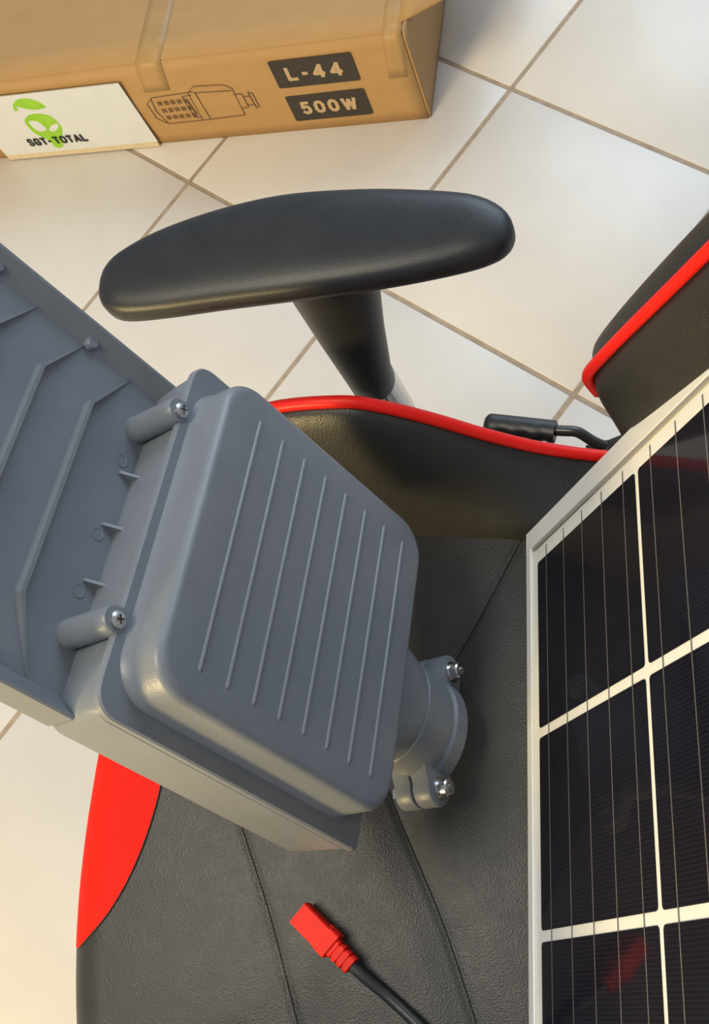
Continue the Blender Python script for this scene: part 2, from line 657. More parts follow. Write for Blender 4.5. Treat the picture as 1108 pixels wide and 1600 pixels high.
def card_flat(name, pts, mat, z=0.0, depth=0.0003):
    me = poly_extrude(name, pts, z, z + depth)
    return link(name, me, mat, CD)


def ell(cx, cy, a, b, rot=0.0, n=28):
    c, s = math.cos(rot), math.sin(rot)
    return [(cx + a * math.cos(t) * c - b * math.sin(t) * s, cy + a * math.cos(t) * s + b * math.sin(t) * c)
            for t in [2 * math.pi * k / n for k in range(n)]]


# logo outlines in the plane of the card
sw = smooth_path([(*card_pt(a, b), 0) for a, b in ((0.6202, 0.1102), (0.6136, 0.1243), (0.6005, 0.1323), (0.5866, 0.1336), (0.5727, 0.1268), (0.5663, 0.1183), (0.5645, 0.1108))], 5)
sw += smooth_path([(*card_pt(a, b), 0) for a, b in ((0.5645, 0.1108), (0.5818, 0.1082), (0.5977, 0.1121), (0.6055, 0.1165), (0.6111, 0.1193))], 5)[1:]
sw += [Vector((*card_pt(0.6137, 0.1100), 0))]
card_flat('logo_swoosh', [(q.x, q.y) for q in sw], GREEN.m)
hd = closed_smooth([card_pt(a, b) for a, b in ((0.6166, 0.0876), (0.6046, 0.0972), (0.5894, 0.1002), (0.5701, 0.0932), (0.5635, 0.0735), (0.5678, 0.0584), (0.5786, 0.0404), (0.5858, 0.025), (0.5952, 0.0208), (0.6021, 0.0253), (0.6025, 0.0381), (0.6087, 0.0479), (0.6155, 0.0566), (0.6191, 0.0723))], 4)
head = card_flat('logo_head', [(q.x, q.y) for q in hd], GREEN.m)
for pts in (((0.6106, 0.0857), (0.6013, 0.0855), (0.5947, 0.0812), (0.5911, 0.0668), (0.597, 0.0623), (0.6055, 0.0617), (0.6104, 0.0676), (0.6118, 0.0766)), ((0.5655, 0.0738), (0.5732, 0.0741), (0.5823, 0.0698), (0.5877, 0.0636), (0.5856, 0.0591), (0.5792, 0.06), (0.5719, 0.0649))):
    ey = closed_smooth([card_pt(a, b) for a, b in pts], 4)
    link('logo_eye', poly_extrude('logo_eye', [(q.x, q.y) for q in ey], 0.0003, 0.0006), PAPER.m, head)
tm = text_mesh('lettering', 'SGT- TOTAL', 0.1050, 0.0165, 0.20, 0.0003, 0.16)
t = link('lettering', tm, BLACK_PRINT.m, CD)
t.location = (*card_pt(0.5885, 0.0395), 0.0007)

# ------------------------------------------------------------------ gaming chair
CH = empty('gaming_chair', 'black leather gaming chair with red piping standing on the tiles', 'chair',
           Matrix.Translation((-0.27, 0.085, 0.0)))
CINV = CH.matrix_world.inverted()
Y0 = 0.084


def part(name, me, mat, parent=None, **k):
    """world-space mesh as a chair part"""
    par = parent if parent is not None else CH
    o = link(name, me, mat, par, **k)
    o.matrix_parent_inverse = CINV
    return o


# --- seat cushion (profile along the depth, s = arc length from under the front lip)
LIP_X, LIP_R = -0.449, 0.034
SEAMS = [[(-0.333, 0.086), (-0.317, 0.042), (-0.286, -0.020), (-0.252, -0.100)],
         [(-0.213, 0.084), (-0.205, 0.064), (-0.162, -0.014), (-0.124, -0.100)]]
SEAMS += [[(x, 2 * Y0 - y) for x, y in s] for s in SEAMS]


def seg_dist(px, py, pl):
    best = 9
    for (ax, ay), (bx_, by_) in zip(pl, pl[1:]):
        dx, dy = bx_ - ax, by_ - ay
        t = max(0, min(1, ((px - ax) * dx + (py - ay) * dy) / (dx * dx + dy * dy)))
        best = min(best, math.hypot(px - ax - t * dx, py - ay - t * dy))
    return best


def seat_point(s, y):
    yy = (y - Y0) / 0.182
    lipx = LIP_X + 0.016 * abs(yy) ** 2.5 - 0.006
    base = 0.468 - 0.004 * yy * yy
    if s < 0.05:                                   # vertical front face
        return Vector((lipx, y, base - LIP_R - 0.05 + s))
    q = LIP_R * math.pi / 2
    if s < 0.05 + q:
        a = (s - 0.05) / LIP_R
        return Vector((lipx + LIP_R * (1 - math.cos(a)), y, base - LIP_R + LIP_R * math.sin(a)))
    x = lipx + LIP_R + (s - 0.05 - q)
    t = max(0.0, min(1.0, (x + 0.40) / 0.32))
    z = base - 0.008 * t * t * (3 - 2 * t)
    for i, sm_ in enumerate(SEAMS):
        if abs(x - sm_[1][0]) < 0.13:
            d = seg_dist(x, y, sm_)
            z -= 0.0012 * math.exp(-(d / 0.0022) ** 2) + (0.0022 if i % 2 else 0.0008) * math.exp(-(d / 0.018) ** 2)
    return Vector((x, y, z))


S_END = 0.05 + LIP_R * math.pi / 2 + (-0.045 - LIP_X - LIP_R)


def s_border(y):
    e = (y - 0.080) / 0.140
    if abs(e) >= 1:
        return None
    return 0.070 + 0.071 * (1 - abs(e) ** 2.0) ** 0.62


YS = [Y0 - 0.200 + 0.400 * i / 150 for i in range(151)]
NB = 170
rows = []
for y in YS:
    sb = s_border(y) or 0.0
    sb = max(sb, 0.0)
    rows.append([seat_point(sb + (S_END - sb) * k / NB, y) for k in range(NB + 1)])
vs = [q for r in rows for q in r]
fs = [(i * (NB + 1) + k, i * (NB + 1) + k + 1, (i + 1) * (NB + 1) + k + 1, (i + 1) * (NB + 1) + k)
      for i in range(150) for k in range(NB)
      if not ((s_border(YS[i]) is None) != (s_border(YS[i + 1]) is None))]
# jump rows: stitch with a constant grid
part('seat_cushion', mesh('seat_cushion', vs, fs), LEATHER.m, smooth=True)
ry = [y for y in YS if s_border(y) is not None]
NR = 36
vs = [seat_point((s_border(y)) * k / NR, y) + Vector((-0.0003, 0, 0.0004)) for y in ry for k in range(NR + 1)]
fs = [(i * (NR + 1) + k, i * (NR + 1) + k + 1, (i + 1) * (NR + 1) + k + 1, (i + 1) * (NR + 1) + k)
      for i in range(len(ry) - 1) for k in range(NR)]
# side closing strips of the two jump columns (black)
o = part('seat_red_panel', mesh('seat_red_panel', vs, fs), LEATHER_RED.m, smooth=True)
o['label'] = 'red leather inset on the front of the seat'
for a, b in zip(YS, YS[1:]):
    if (s_border(a) is None) != (s_border(b) is None):
        inn, outy = (a, b) if s_border(a) is not None else (b, a)
        vs = [seat_point(S_END * k / NB, outy) for k in range(NB + 1)] + \
             [seat_point(S_END * k / NB, inn) for k in range(NB + 1)]
        fs = [(k, k + 1, NB + 2 + k, NB + 1 + k) for k in range(NB)]
        part('seat_gusset', mesh('seat_gusset', vs, fs), LEATHER.m, smooth=True)
# seams
seam_line = [seat_point(s_border(y), y) + Vector((0.0002, 0, 0.0003)) for y in ry[1:-1]]
part('seam', tube('seam', seam_line, 0.0007, 6), THREAD.m)
for sm_ in SEAMS:
    pts = []
    for q in smooth_path([(x, y, 0) for x, y in sm_], 10):
        s = q.x - (seat_point(0.1035, q.y).x) + 0.1035
        pts.append(seat_point(s, q.y) + Vector((0, 0, 0.0002)))
    part('seam', tube('seam', pts, 0.0007, 5), THREAD.m)

# --- side bolsters of the seat
RIDGE = [(-0.405, 0.455), (-0.385, 0.490), (-0.345, 0.545), (-0.29, 0.580), (-0.235, 0.587), (-0.206, 0.577),
         (-0.174, 0.554), (-0.143, 0.527), (-0.109, 0.503), (-0.069, 0.486), (-0.03, 0.478)]


def ridge_z(x):
    for (x0, z0), (x1, z1) in zip(RIDGE, RIDGE[1:]):
        if x <= x1:
            t = (x - x0) / (x1 - x0)
            return z0 + (z1 - z0) * t
    return RIDGE[-1][1]


rp = smooth_path([(x, 0, z) for x, z in RIDGE], 5)
rp_near = smooth_path([(-0.345, 0, 0.452), (-0.325, 0, 0.485), (-0.30, 0, 0.530), (-0.27, 0, 0.560)] + [(x, 0, z) for x, z in RIDGE[4:]], 5)
for side in (1, -1):
    rings, ridge = [], []
    for q in (rp if side > 0 else rp_near):
        x, zr = q.x, q.z
        h = max(zr - 0.462, 0.004)
        sec = [(0.262, 0.436), (0.2655, 0.458), (0.269, 0.470), (0.277, 0.462 + h * 0.30), (0.288, 0.462 + h * 0.58),
               (0.300, 0.462 + h * 0.83), (0.310, 0.462 + h * 0.97), (0.317, zr), (0.325, zr - 0.006),
               (0.334, zr - 0.022), (0.339, zr - 0.06), (0.335, 0.40), (0.262, 0.395)]
        rings.append([Vector((x, Y0 + side * (yy - Y0), zz)) for yy, zz in sec])
        ridge.append(Vector((x, Y0 + side * (0.3195 - Y0), zr + 0.001)))
    b = part('seat_bolster', loft('seat_bolster', rings), LEATHER.m, smooth=True)
    pz = part('piping', tube('piping', ridge, 0.0047, 10), PIPING.m, b, smooth=True)
    pz.matrix_parent_inverse = Matrix.Identity(4)
    pz['label'] = 'red piping'
    md = b.modifiers.new('sub', 'SUBSURF')
    md.levels = md.render_levels = 1

# --- seat pan, gas lift and star base under the cushion
part('seat_pan', box_mesh('seat_pan', (-0.42, -0.14, 0.385), (-0.06, 0.31, 0.412), 0.01), BLACK_PLASTIC.m, auto=40)
part('tilt_plate', box_mesh('tilt_plate', (-0.36, -0.01, 0.345), (-0.16, 0.18, 0.386), 0.012), BLACK_METAL.m, auto=40)
part('gas_lift', loft('gas_lift', cyl_rings((-0.26, Y0, 0.0), (0, 0, 1), [(0.06, 0.027), (0.22, 0.027), (0.221, 0.015), (0.35, 0.015)])), BLACK_METAL.m, auto=40)
part('base_hub', loft('base_hub', cyl_rings((-0.26, Y0, 0.0), (0, 0, 1), [(0.06, 0.035), (0.065, 0.042), (0.125, 0.042), (0.135, 0.034)])), BLACK_PLASTIC.m, auto=40)
for k in range(5):
    a = math.radians(72 * k + 20)
    d = Vector((math.cos(a), math.sin(a), 0))
    s_ = Vector((-d.y, d.x, 0))
    c0 = Vector((-0.26, Y0, 0))
    rings = []
    for t, wd, zt, zb in ((0.03, 0.026, 0.125, 0.075), (0.15, 0.022, 0.112, 0.078), (0.27, 0.016, 0.088, 0.062)):
        q = c0 + d * t
        rings.append([q + s_ * wd + V(0, 0, zb), q + s_ * wd * 0.8 + V(0, 0, zt), q - s_ * wd * 0.8 + V(0, 0, zt), q - s_ * wd + V(0, 0, zb)])
    lg = part('base_leg', loft('base_leg', rings), BLACK_PLASTIC.m)
    e = c0 + d * 0.262
    for sg in (-1, 1):
        w_ = part('caster_wheel', loft('caster_wheel', cyl_rings(e + s_ * 0.004 * sg + V(0, 0, 0.028), s_ * sg, [(0, 0.024), (0.002, 0.028), (0.016, 0.028), (0.019, 0.022)], 20)), BLACK_PLASTIC.m, lg, auto=40)
        w_.matrix_parent_inverse = Matrix.Identity(4)
    st = part('caster_stem', loft('caster_stem', cyl_rings(e + V(0, 0, 0.028), (0, 0, 1), [(0, 0.0045), (0.045, 0.0045)], 10)), CHROME.m, lg)
    st.matrix_parent_inverse = Matrix.Identity(4)

# --- armrests
AB = [(-0.403, 0.383), (-0.404, 0.396), (-0.396, 0.411), (-0.368, 0.428), (-0.323, 0.442), (-0.272, 0.45), (-0.216, 0.449),
      (-0.172, 0.444), (-0.137, 0.437), (-0.117, 0.425), (-0.11, 0.409), (-0.115, 0.396), (-0.130, 0.388), (-0.158, 0.381),
      (-0.196, 0.375), (-0.249, 0.370), (-0.309, 0.366), (-0.352, 0.363), (-0.384, 0.3635), (-0.399, 0.372)]


outl = closed_smooth(AB)
nO = len(outl)
cen = sum(outl, Vector()) / nO
axis_d = Vector((0.293, 0.022, 0)).normalized()
axis_n = Vector((-axis_d.y, axis_d.x, 0))
pad_pts = [((q - cen).dot(axis_d), (q - cen).dot(axis_n)) for q in outl]
PAD0, PAD1 = min(p_[0] for p_ in pad_pts), max(p_[0] for p_ in pad_pts)


def pad_y(a, upper):
    hits = []
    for (x0, y0), (x1, y1) in zip(pad_pts, pad_pts[1:] + pad_pts[:1]):
        if (x0 - a) * (x1 - a) <= 0 and x0 != x1:
            hits.append(y0 + (y1 - y0) * (a - x0) / (x1 - x0))
    if not hits:
        return 0.0
    return max(hits) if upper else min(hits)


for side in (1, -1):
    arm = empty('armrest', '', '')
    del arm['label']
    del arm['category']
    arm.parent = CH

    def mir(v):
        return Vector((v.x, Y0 + side * (v.y - Y0), v.z))

    rings = []
    for i in range(41):
        th = math.pi * i / 40
        a_ = PAD0 + (PAD1 - PAD0) * (1 - math.cos(th)) / 2
        yb_, yf_ = pad_y(a_, 1), pad_y(a_, 0)
        if i in (0, 40):
            m_ = (yb_ + yf_) / 2
            yb_, yf_ = m_ + 0.0006, m_ - 0.0006
        fac = min(1.0, (yb_ - yf_) / 0.05) ** 0.6
        zc = 0.6435 - 0.003 * ((a_) / 0.145) ** 2
        ring = []
        for k in range(28):
            t = 2 * math.pi * k / 28
            c_, s_ = math.cos(t), math.sin(t)
            yy = (yb_ + yf_) / 2 + (yb_ - yf_) / 2 * math.copysign(abs(c_) ** 0.72, c_)
            zz = zc + (0.0145 if s_ > 0 else 0.0125) * fac * math.copysign(abs(s_) ** 0.62, s_)
            q = cen + axis_d * a_ + axis_n * yy
            ring.append(mir(Vector((q.x, q.y, zz))))
        rings.append(ring)
    me = loft('armrest_pad', rings)
    pd = part('armrest_pad', me, PU.m, arm, smooth=True)
    rings = []
    for cx, cy, z, a_, b_ in ((-0.240, 0.401, 0.636, 0.037, 0.027), (-0.241, 0.400, 0.615, 0.034, 0.025), (-0.243, 0.392, 0.56, 0.026, 0.0215),
                              (-0.244, 0.386, 0.51, 0.0195, 0.0185), (-0.244, 0.384, 0.490, 0.018, 0.0175), (-0.244, 0.384, 0.484, 0.015, 0.0145)):
        rings.append([mir(Vector((cx + a_ * math.cos(2 * math.pi * k / 28), cy + b_ * math.sin(2 * math.pi * k / 28), z))) for k in range(28)])
    part('armrest_post', loft('armrest_post', rings), BLACK_PLASTIC.m, arm, auto=45)
    pth = [mir(Vector(q)) for q in ((-0.240, 0.388, 0.495), (-0.238, 0.388, 0.44), (-0.237, 0.380, 0.40), (-0.236, 0.35, 0.385), (-0.236, 0.25, 0.380))]
    part('armrest_bracket', tube('armrest_bracket', smooth_path(pth, 6), 0.014, 14), CHROME.m, arm, smooth=True)
    arm.matrix_parent_inverse = Matrix.Identity(4)
    for ch in arm.children:
        ch.matrix_parent_inverse = CINV

# --- backrest, reclined
PA = Vector((0.068683, -0.993336, 0.092557)).normalized()
BT = Vector((0.4926, 0.0, 0.8627)).normalized()      # up the backrest
BN = Vector((-0.8627, 0.0, 0.4926)).normalized()     # out of its front
BO = Vector((-0.119, 0.0, 0.475))                    # on the plane of the solar panel


def bk(t, y, q):
    return BO + BT * t + BN * q + Vector((0, y, 0))


rings = []
for t, hw in ((0.005, 0.145), (0.02, 0.165), (0.06, 0.178), (0.12, 0.186), (0.25, 0.192), (0.45, 0.195), (0.60, 0.19), (0.68, 0.15), (0.70, 0.12)):
    th = 0.085
    f = -0.052 if t < 0.03 else -0.046
    sec = []
    for yy, qq in ((-1, f - 0.03), (-0.97, f - 0.008), (-0.90, f), (-0.5, f - 0.002), (0, f - 0.003), (0.5, f - 0.002), (0.90, f), (0.97, f - 0.008), (1, f - 0.03),
                   (1, f - th + 0.02), (0.94, f - th), (0, f - th), (-0.94, f - th), (-1, f - th + 0.02)):
        sec.append(bk(t, Y0 + yy * hw, qq))
    rings.append(sec)
bkm = part('backrest', loft('backrest', rings), LEATHER.m, smooth=True)
md = bkm.modifiers.new('sub', 'SUBSURF')
md.levels = md.render_levels = 2

WQ = [(0.085, -0.055), (0.112, -0.022), (0.135, 0.000), (0.150, 0.014), (0.160, 0.024), (0.168, 0.029), (0.182, 0.031), (0.22, 0.032), (0.27, 0.032), (0.33, 0.032), (0.42, 0.030), (0.52, 0.022), (0.60, 0.0), (0.64, -0.04)]
for side in (1, -1):
    rings, ridge = [], []
    for t, qr in WQ:
        tip = max(0.0, min(1.0, (t - 0.075) / 0.05))
        ry_ = 0.3085
        oy = 0.3085 + 0.030 * tip + 0.006 * max(0, min(1, (t - 0.15) / 0.1))
        inner = 0.2685
        base = -0.06
        sec = [(inner - 0.004, base - 0.03), (inner, base + 0.01), (inner + 0.003, base + (qr - base) * 0.45), (inner + 0.012, base + (qr - base) * 0.72),
               (inner + 0.025, base + (qr - base) * 0.91), (ry_ - 0.003, qr - 0.002), (ry_ + 0.003, qr - 0.003), (oy - 0.014, qr + 0.0005), (oy - 0.005, qr - 0.005), (oy, qr - 0.018 * tip - 0.004),
               (oy - 0.002, min(base - 0.01, qr - 0.01)), (oy - 0.02, base - 0.055), (inner, base - 0.055)]
        rings.append([bk(t, Y0 + side * (yy - Y0), qq) for yy, qq in sec])
        if 0.135 < t < 0.62:
            ridge.append(bk(t, Y0 + side * (ry_ - Y0), qr + 0.0005))
    wg = part('backrest_bolster', loft('backrest_bolster', rings), LEATHER.m, smooth=True)
    md = wg.modifiers.new('sub', 'SUBSURF')
    md.levels = md.render_levels = 2
    pz = part('piping', tube('piping', smooth_path(ridge, 5), 0.0038, 10), PIPING.m, wg, smooth=True)
    pz.matrix_parent_inverse = Matrix.Identity(4)
    pz['label'] = 'red piping'

# recline bracket and lever
for side in (1, -1):
    yb = Y0 + side * (0.338 - Y0)
    out_ = [(-0.075, 0.415), (-0.020, 0.415), (0.03, 0.52), (0.045, 0.60), (0.02, 0.61), (-0.02, 0.50), (-0.062, 0.462), (-0.08, 0.452)]
    rings = [[Vector((x, yb - 0.005, z)) for x, z in out_], [Vector((x, yb + 0.005, z)) for x, z in out_]]
    part('recline_bracket', loft('recline_bracket', rings), BLACK_METAL.m)
lever = part('recline_lever', tube('recline_lever', smooth_path([(-0.045, 0.343, 0.456), (-0.062, 0.340, 0.457), (-0.072, 0.341, 0.462), (-0.084, 0.346, 0.470), (-0.094, 0.3470, 0.471), (-0.112, 0.3485, 0.470)], 5), 0.0042, 10), BLACK_METAL.m, smooth=True)
gd = Vector((-0.0545, 0.0080, 0.0)).normalized()
gs = Vector((-gd.y, gd.x, 0))
rings = []
for i in range(25):
    t = i / 24
    c = Vector((-0.101, 0.3468, 0.470)) + gd * (0.0555 * t)
    bite = 0.0009 * math.cos(t * math.pi * 7) if 0.1 < t < 0.9 else 0
    h = 0.0075 - (0.0035 * max(0, (t - 0.93) / 0.07) ** 2)
    rings.append([c + gs * sx_ * (0.0078 - 0.003 * max(0, (t - 0.94) / 0.06)) + V(0, 0, sz_ * h) + (gs * bite if sx_ > 0 else V(0, 0, 0))
                  for sx_, sz_ in ((1, -.55), (1, .55), (.6, 1), (-.6, 1), (-1, .55), (-1, -.55), (-.6, -1), (.6, -1))])
gp = part('lever_grip', loft('lever_grip', rings), BLACK_PLASTIC.m, lever, auto=50)
gp.matrix_parent_inverse = Matrix.Identity(4)

# ------------------------------------------------------------------ solar panel leaning on the backrest
P0 = Vector((-0.11900, 0.26292, 0.475))
PB = Vector((0.492560, 0.114444, 0.862721)).normalized()
PN = PA.cross(PB).normalized()
PM = Matrix(((PA.x, PB.x, PN.x, P0.x), (PA.y, PB.y, PN.y, P0.y), (PA.z, PB.z, PN.z, P0.z), (0, 0, 0, 1)))
SP = empty('solar_panel', 'framed dark solar panel leaning against the chair backrest', 'solar panel', PM)
LA, LB, FW, FT = 0.426, 0.492, 0.0165, 0.024
FS = 0.0095      # lip of the two bars along the long edges


def frame_bar(p, q, inward, FW, adj):
    """mitred frame bar from corner p to q."""
    p, q, inward = Vector((*p, 0)), Vector((*q, 0)), Vector((*inward, 0))
    d = (q - p).normalized()
    rings = []
    for c, sg in ((p, 1), (q, -1)):
        m = d * sg
        prof = [(0.0, -FT), (0.0, -0.0016), (0.0016, 0.0), (FW - 0.0008, 0.0), (FW, -0.0008), (FW, -0.0045), (0.002, -0.0045), (0.002, -FT + 0.002), (FW * 0.85, -FT + 0.002), (FW * 0.85, -FT)]
        rings.append([c + inward * w_ + m * (w_ * adj / FW) + Vector((0, 0, z)) for w_, z in prof])
    return loft('frame_bar', rings)


for p_, q_, i_, w0, w1 in (((0, 0), (LA, 0), (0, 1), FS, FW), ((LA, 0), (LA, LB), (-1, 0), FW, FS), ((LA, LB), (0, LB), (0, -1), FS, FW), ((0, LB), (0, 0), (1, 0), FW, FS)):
    link('frame_bar', frame_bar(p_, q_, i_, w0, w1), ALU.m, SP)
link('backsheet', box_mesh('backsheet', (0.004, 0.004, -0.0044), (LA - 0.004, LB - 0.004, -0.0021)), BACKSHEET.m, SP)
CA, CB = 0.1190, 0.1465
cell_me = poly_extrude('solar_cell', [(q.x, q.y) for q in rrect(CA / 2, CB / 2, 0.0022, 0, 2)], 0, 0.0004)
cell_me.materials.append(CELL.m)
for r in range(3):
    for c in range(3):
        o = bpy.data.objects.new('solar_cell', cell_me)
        COL.objects.link(o)
        o.parent = SP
        o.location = (0.0306 + r * 0.1256 + CA / 2, 0.0185 + c * 0.1510 + CB / 2, -0.0020)
bar_me = box_mesh('busbar', (0.0225, -0.00042, -0.0017), (LA - 0.018, 0.00042, -0.00150))
bar_me.materials.append(RIBBON.m)
for c in range(3):
    for k in range(5):
        o = bpy.data.objects.new('busbar', bar_me)
        COL.objects.link(o)
        o.parent = SP
        o.location = (0, 0.0185 + c * 0.1510 + 0.0154 + k * 0.0291, 0)
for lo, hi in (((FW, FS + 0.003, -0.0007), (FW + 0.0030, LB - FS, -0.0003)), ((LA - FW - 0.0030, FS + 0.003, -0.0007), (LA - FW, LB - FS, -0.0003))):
    link('step_shade', box_mesh('step_shade', lo, hi), STEP_SHADE.m, SP)  # flat grey strip on the glass, shade of the frame lip put in as colour
link('glass_pane', box_mesh('glass_pane', (0.006, 0.006, -0.00145), (LA - 0.006, LB - 0.006, -0.0007)), GLASS, SP)
link('junction_box', box_mesh('junction_box', (0.30, 0.35, -0.022), (0.38, 0.42, -0.0044), 0.003), BLACK_PLASTIC.m, SP)

# ------------------------------------------------------------------ street light
LL = Vector((0.413094, -0.227031, -0.881935))
LW = Vector((0.036405, -0.963537, 0.265088))
LN = Vector((0.909960, 0.141613, 0.389767))
K = 0.960
LC = CAM_POS + (Vector((-0.219152, 0.166384, 0.654590)) - CAM_POS) * K
LM = Matrix(((LL.x * K, -LW.x * K, LN.x * K, LC.x), (LL.y * K, -LW.y * K, LN.y * K, LC.y), (LL.z * K, -LW.z * K, LN.z * K, LC.z), (0, 0, 0, 1)))
SL = empty('street_light', 'grey metal street light head standing on its pole clamp on the seat', 'street light', LM)
# local: x towards the clamp, y towards the far side (image up), z out of the lid
H_FLOOR, H_BOT, H_RIM, H_FL = -0.0655, -0.076, -0.055, -0.0335


def arc(cx, cy, r, a0, a1, n=6):
    return [(cx + r * math.cos(math.radians(a0 + (a1 - a0) * k / n)), cy + r * math.sin(math.radians(a0 + (a1 - a0) * k / n))) for k in range(n + 1)]


def flange_outline(x0, xr, x1, hw, r):
    r2 = 0.005
    pts = arc(x1 - r2, hw - r2, r2, 0, 90) + arc(x0 + r, hw - r, r, 90, 180)
    pts += [(x0, 0.078), (xr, 0.054), (xr, -0.054), (x0, -0.078)]
    pts += arc(x0 + r, -hw + r, r, 180, 270) + arc(x1 - r2, -hw + r2, r2, 270, 360)
    return pts


# housing block under the lid, slightly undercut towards the clamp end
top = flange_outline(-0.0945, -0.0945, 0.110, 0.1160, 0.013)
rings = [[Vector((min(x, 0.104) if x > 0 else x + 0.003, y * 0.985, H_BOT)) for x, y in top],
         [Vector((min(x, 0.109) if x > 0 else x + 0.002, y * 0.992, -0.055)) for x, y in top],
         [Vector((x if x > 0 else x + 0.0005, y, H_FL - 0.0012)) for x, y in top],
         [Vector((x * 0.993, y * 0.993, H_FL)) for x, y in top]]
link('housing', loft('housing', rings), PAINT.m, SL, auto=35)
# flange of the lid resting on the housing
top = flange_outline(-0.0970, -0.0970, 0.113, 0.1165, 0.014)
rings = [[Vector((x * 0.994, y * 0.994, H_FL + 0.0004)) for x, y in top], [Vector((x, y, H_FL + 0.0012)) for x, y in top],
         [Vector((x, y, -0.0290)) for x, y in top], [Vector((x * 0.992, y * 0.992, -0.0278)) for x, y in top]]
link('lid_flange', loft('lid_flange', rings), PAINT.m, SL, auto=35)
# lid
LX = 0.0087
rings = [rrect(0.0995, 0.1052, 0.024, -0.0285, 10, LX), rrect(0.0982, 0.1040, 0.024, -0.0270, 10, LX)]
for k in range(1, 4):
    t = k / 3
    rings.append(rrect(0.0979 - 0.0004 * t, 0.1036 - 0.0005 * t, 0.024, -0.0255 + 0.0198 * t, 10, LX))
for k in range(1, 8):
    a = math.pi / 2 * k / 7
    rr = 0.0055
    rings.append(rrect(0.0975 - rr * (1 - math.cos(a)), 0.1031 - rr * (1 - math.cos(a)), 0.024 - rr * 0.3 * (1 - math.cos(a)), -0.0057 + rr * math.sin(a), 10, LX))
rings.append(rrect(0.076, 0.080, 0.012, -0.0001, 10, LX))
lid = link('lid', loft('lid', rings), PAINT.m, SL, auto=50)
lid['label'] = 'ribbed grey battery box lid'
# ribs on the lid
rings = []
prof = [(-0.0021, -0.0006), (-0.0013, 0.0006), (-0.0005, 0.0011), (0.0005, 0.0011), (0.0013, 0.0006), (0.0021, -0.0006)]
for y, s_ in ((-0.0840, 0.1), (-0.0832, 0.7), (-0.0815, 1.0), (0.0, 1.0), (0.0815, 1.0), (0.0832, 0.7), (0.0840, 0.1)):
    rings.append([Vector((x * max(s_, 0.3), y, z * s_ if z > 0 else z)) for x, z in prof])
rib_me = loft('lid_rib', rings)
rib_me.materials.append(PAINT.m)
for pl in rib_me.polygons:
    pl.use_smooth = True
for i in range(8):
    o = bpy.data.objects.new('lid_rib', rib_me)
    COL.objects.link(o)
    o.parent = lid
    o.location = (-0.0600 + 0.0204 * i, -0.0005, -0.0003)
# back plate of the LED head
PX0, PX1 = -0.318, -0.088
outl_p = [(PX1, -0.1135), (PX1, 0.1135), (PX0 + 0.05, 0.1135), (PX0, 0.080), (PX0, -0.080), (PX0 + 0.05, -0.1135)]
link('back_plate', poly_extrude('back_plate', outl_p, H_BOT, H_FLOOR), PAINT.m, SL)


def rim_loft(path_out, side_in):
    rings = []
    for (x, y), (ix, iy) in zip(path_out, side_in):
        n_ = Vector((ix, iy, 0))
        c = Vector((x, y, 0))
        rings.append([c + V(0, 0, H_BOT), c + n_ * 0.0002 + V(0, 0, H_RIM - 0.001), c + n_ * 0.0012 + V(0, 0, H_RIM), c + n_ * 0.0030 + V(0, 0, H_RIM - 0.0002),
                      c + n_ * 0.0042 + V(0, 0, H_RIM - 0.002), c + n_ * 0.0115 + V(0, 0, H_FLOOR + 0.001), c + n_ * 0.0135 + V(0, 0, H_FLOOR - 0.0008), c + n_ * 0.0135 + V(0, 0, H_BOT)])
    return loft('rim', rings)


for sg in (1, -1):
    link('rim', rim_loft([(PX1, 0.1137 * sg), (PX0 + 0.05, 0.1137 * sg)], [(0, -sg), (0.35, -sg)]), PAINT.m, SL, auto=35)
    link('rim', rim_loft([(PX0 + 0.05, 0.1137 * sg), (PX0, 0.080 * sg)], [(0.35, -sg), (1, -0.4 * sg)]), PAINT.m, SL, auto=35)
link('rim', rim_loft([(PX0, 0.080), (PX0, -0.080)], [(1, -0.4), (1, 0.4)]), PAINT.m, SL, auto=35)


def fin_mesh(pts, h0=0.0005, h1=0.0060, w=0.0034):
    """stiffening fin along an xy polyline; low at both ends."""
    rings = []
    n = len(pts)
    for i, (x, y) in enumerate(pts):
        t = Vector((pts[min(i + 1, n - 1)][0] - pts[max(i - 1, 0)][0], pts[min(i + 1, n - 1)][1] - pts[max(i - 1, 0)][1], 0)).normalized()
        s_ = Vector((-t.y, t.x, 0))
        h = h0 if i in (0, n - 1) else h1
        wd = w * (0.25 if i in (0, n - 1) else 1.0)
        c = Vector((x, y, 0))
        rings.append([c + s_ * wd / 2 + V(0, 0, H_FLOOR - 0.001), c + s_ * wd / 2 * 0.8 + V(0, 0, H_FLOOR + h), c - s_ * wd / 2 * 0.8 + V(0, 0, H_FLOOR + h), c - s_ * wd / 2 + V(0, 0, H_FLOOR - 0.001)])
    return loft('stiffening_fin', rings)


for i in range(8):
    dx = -0.0358 * i
    if -0.138 + dx < PX0 + 0.03:
        break
    wend = 0.1035 if -0.114 + dx > PX0 + 0.055 else 0.075
    link('stiffening_fin', fin_mesh([(-0.1140 + dx, wend), (-0.1365 + dx, 0.0655), (-0.1365 + dx, -0.0625), (-0.1140 + dx, -wend)]), PAINT.m, SL)
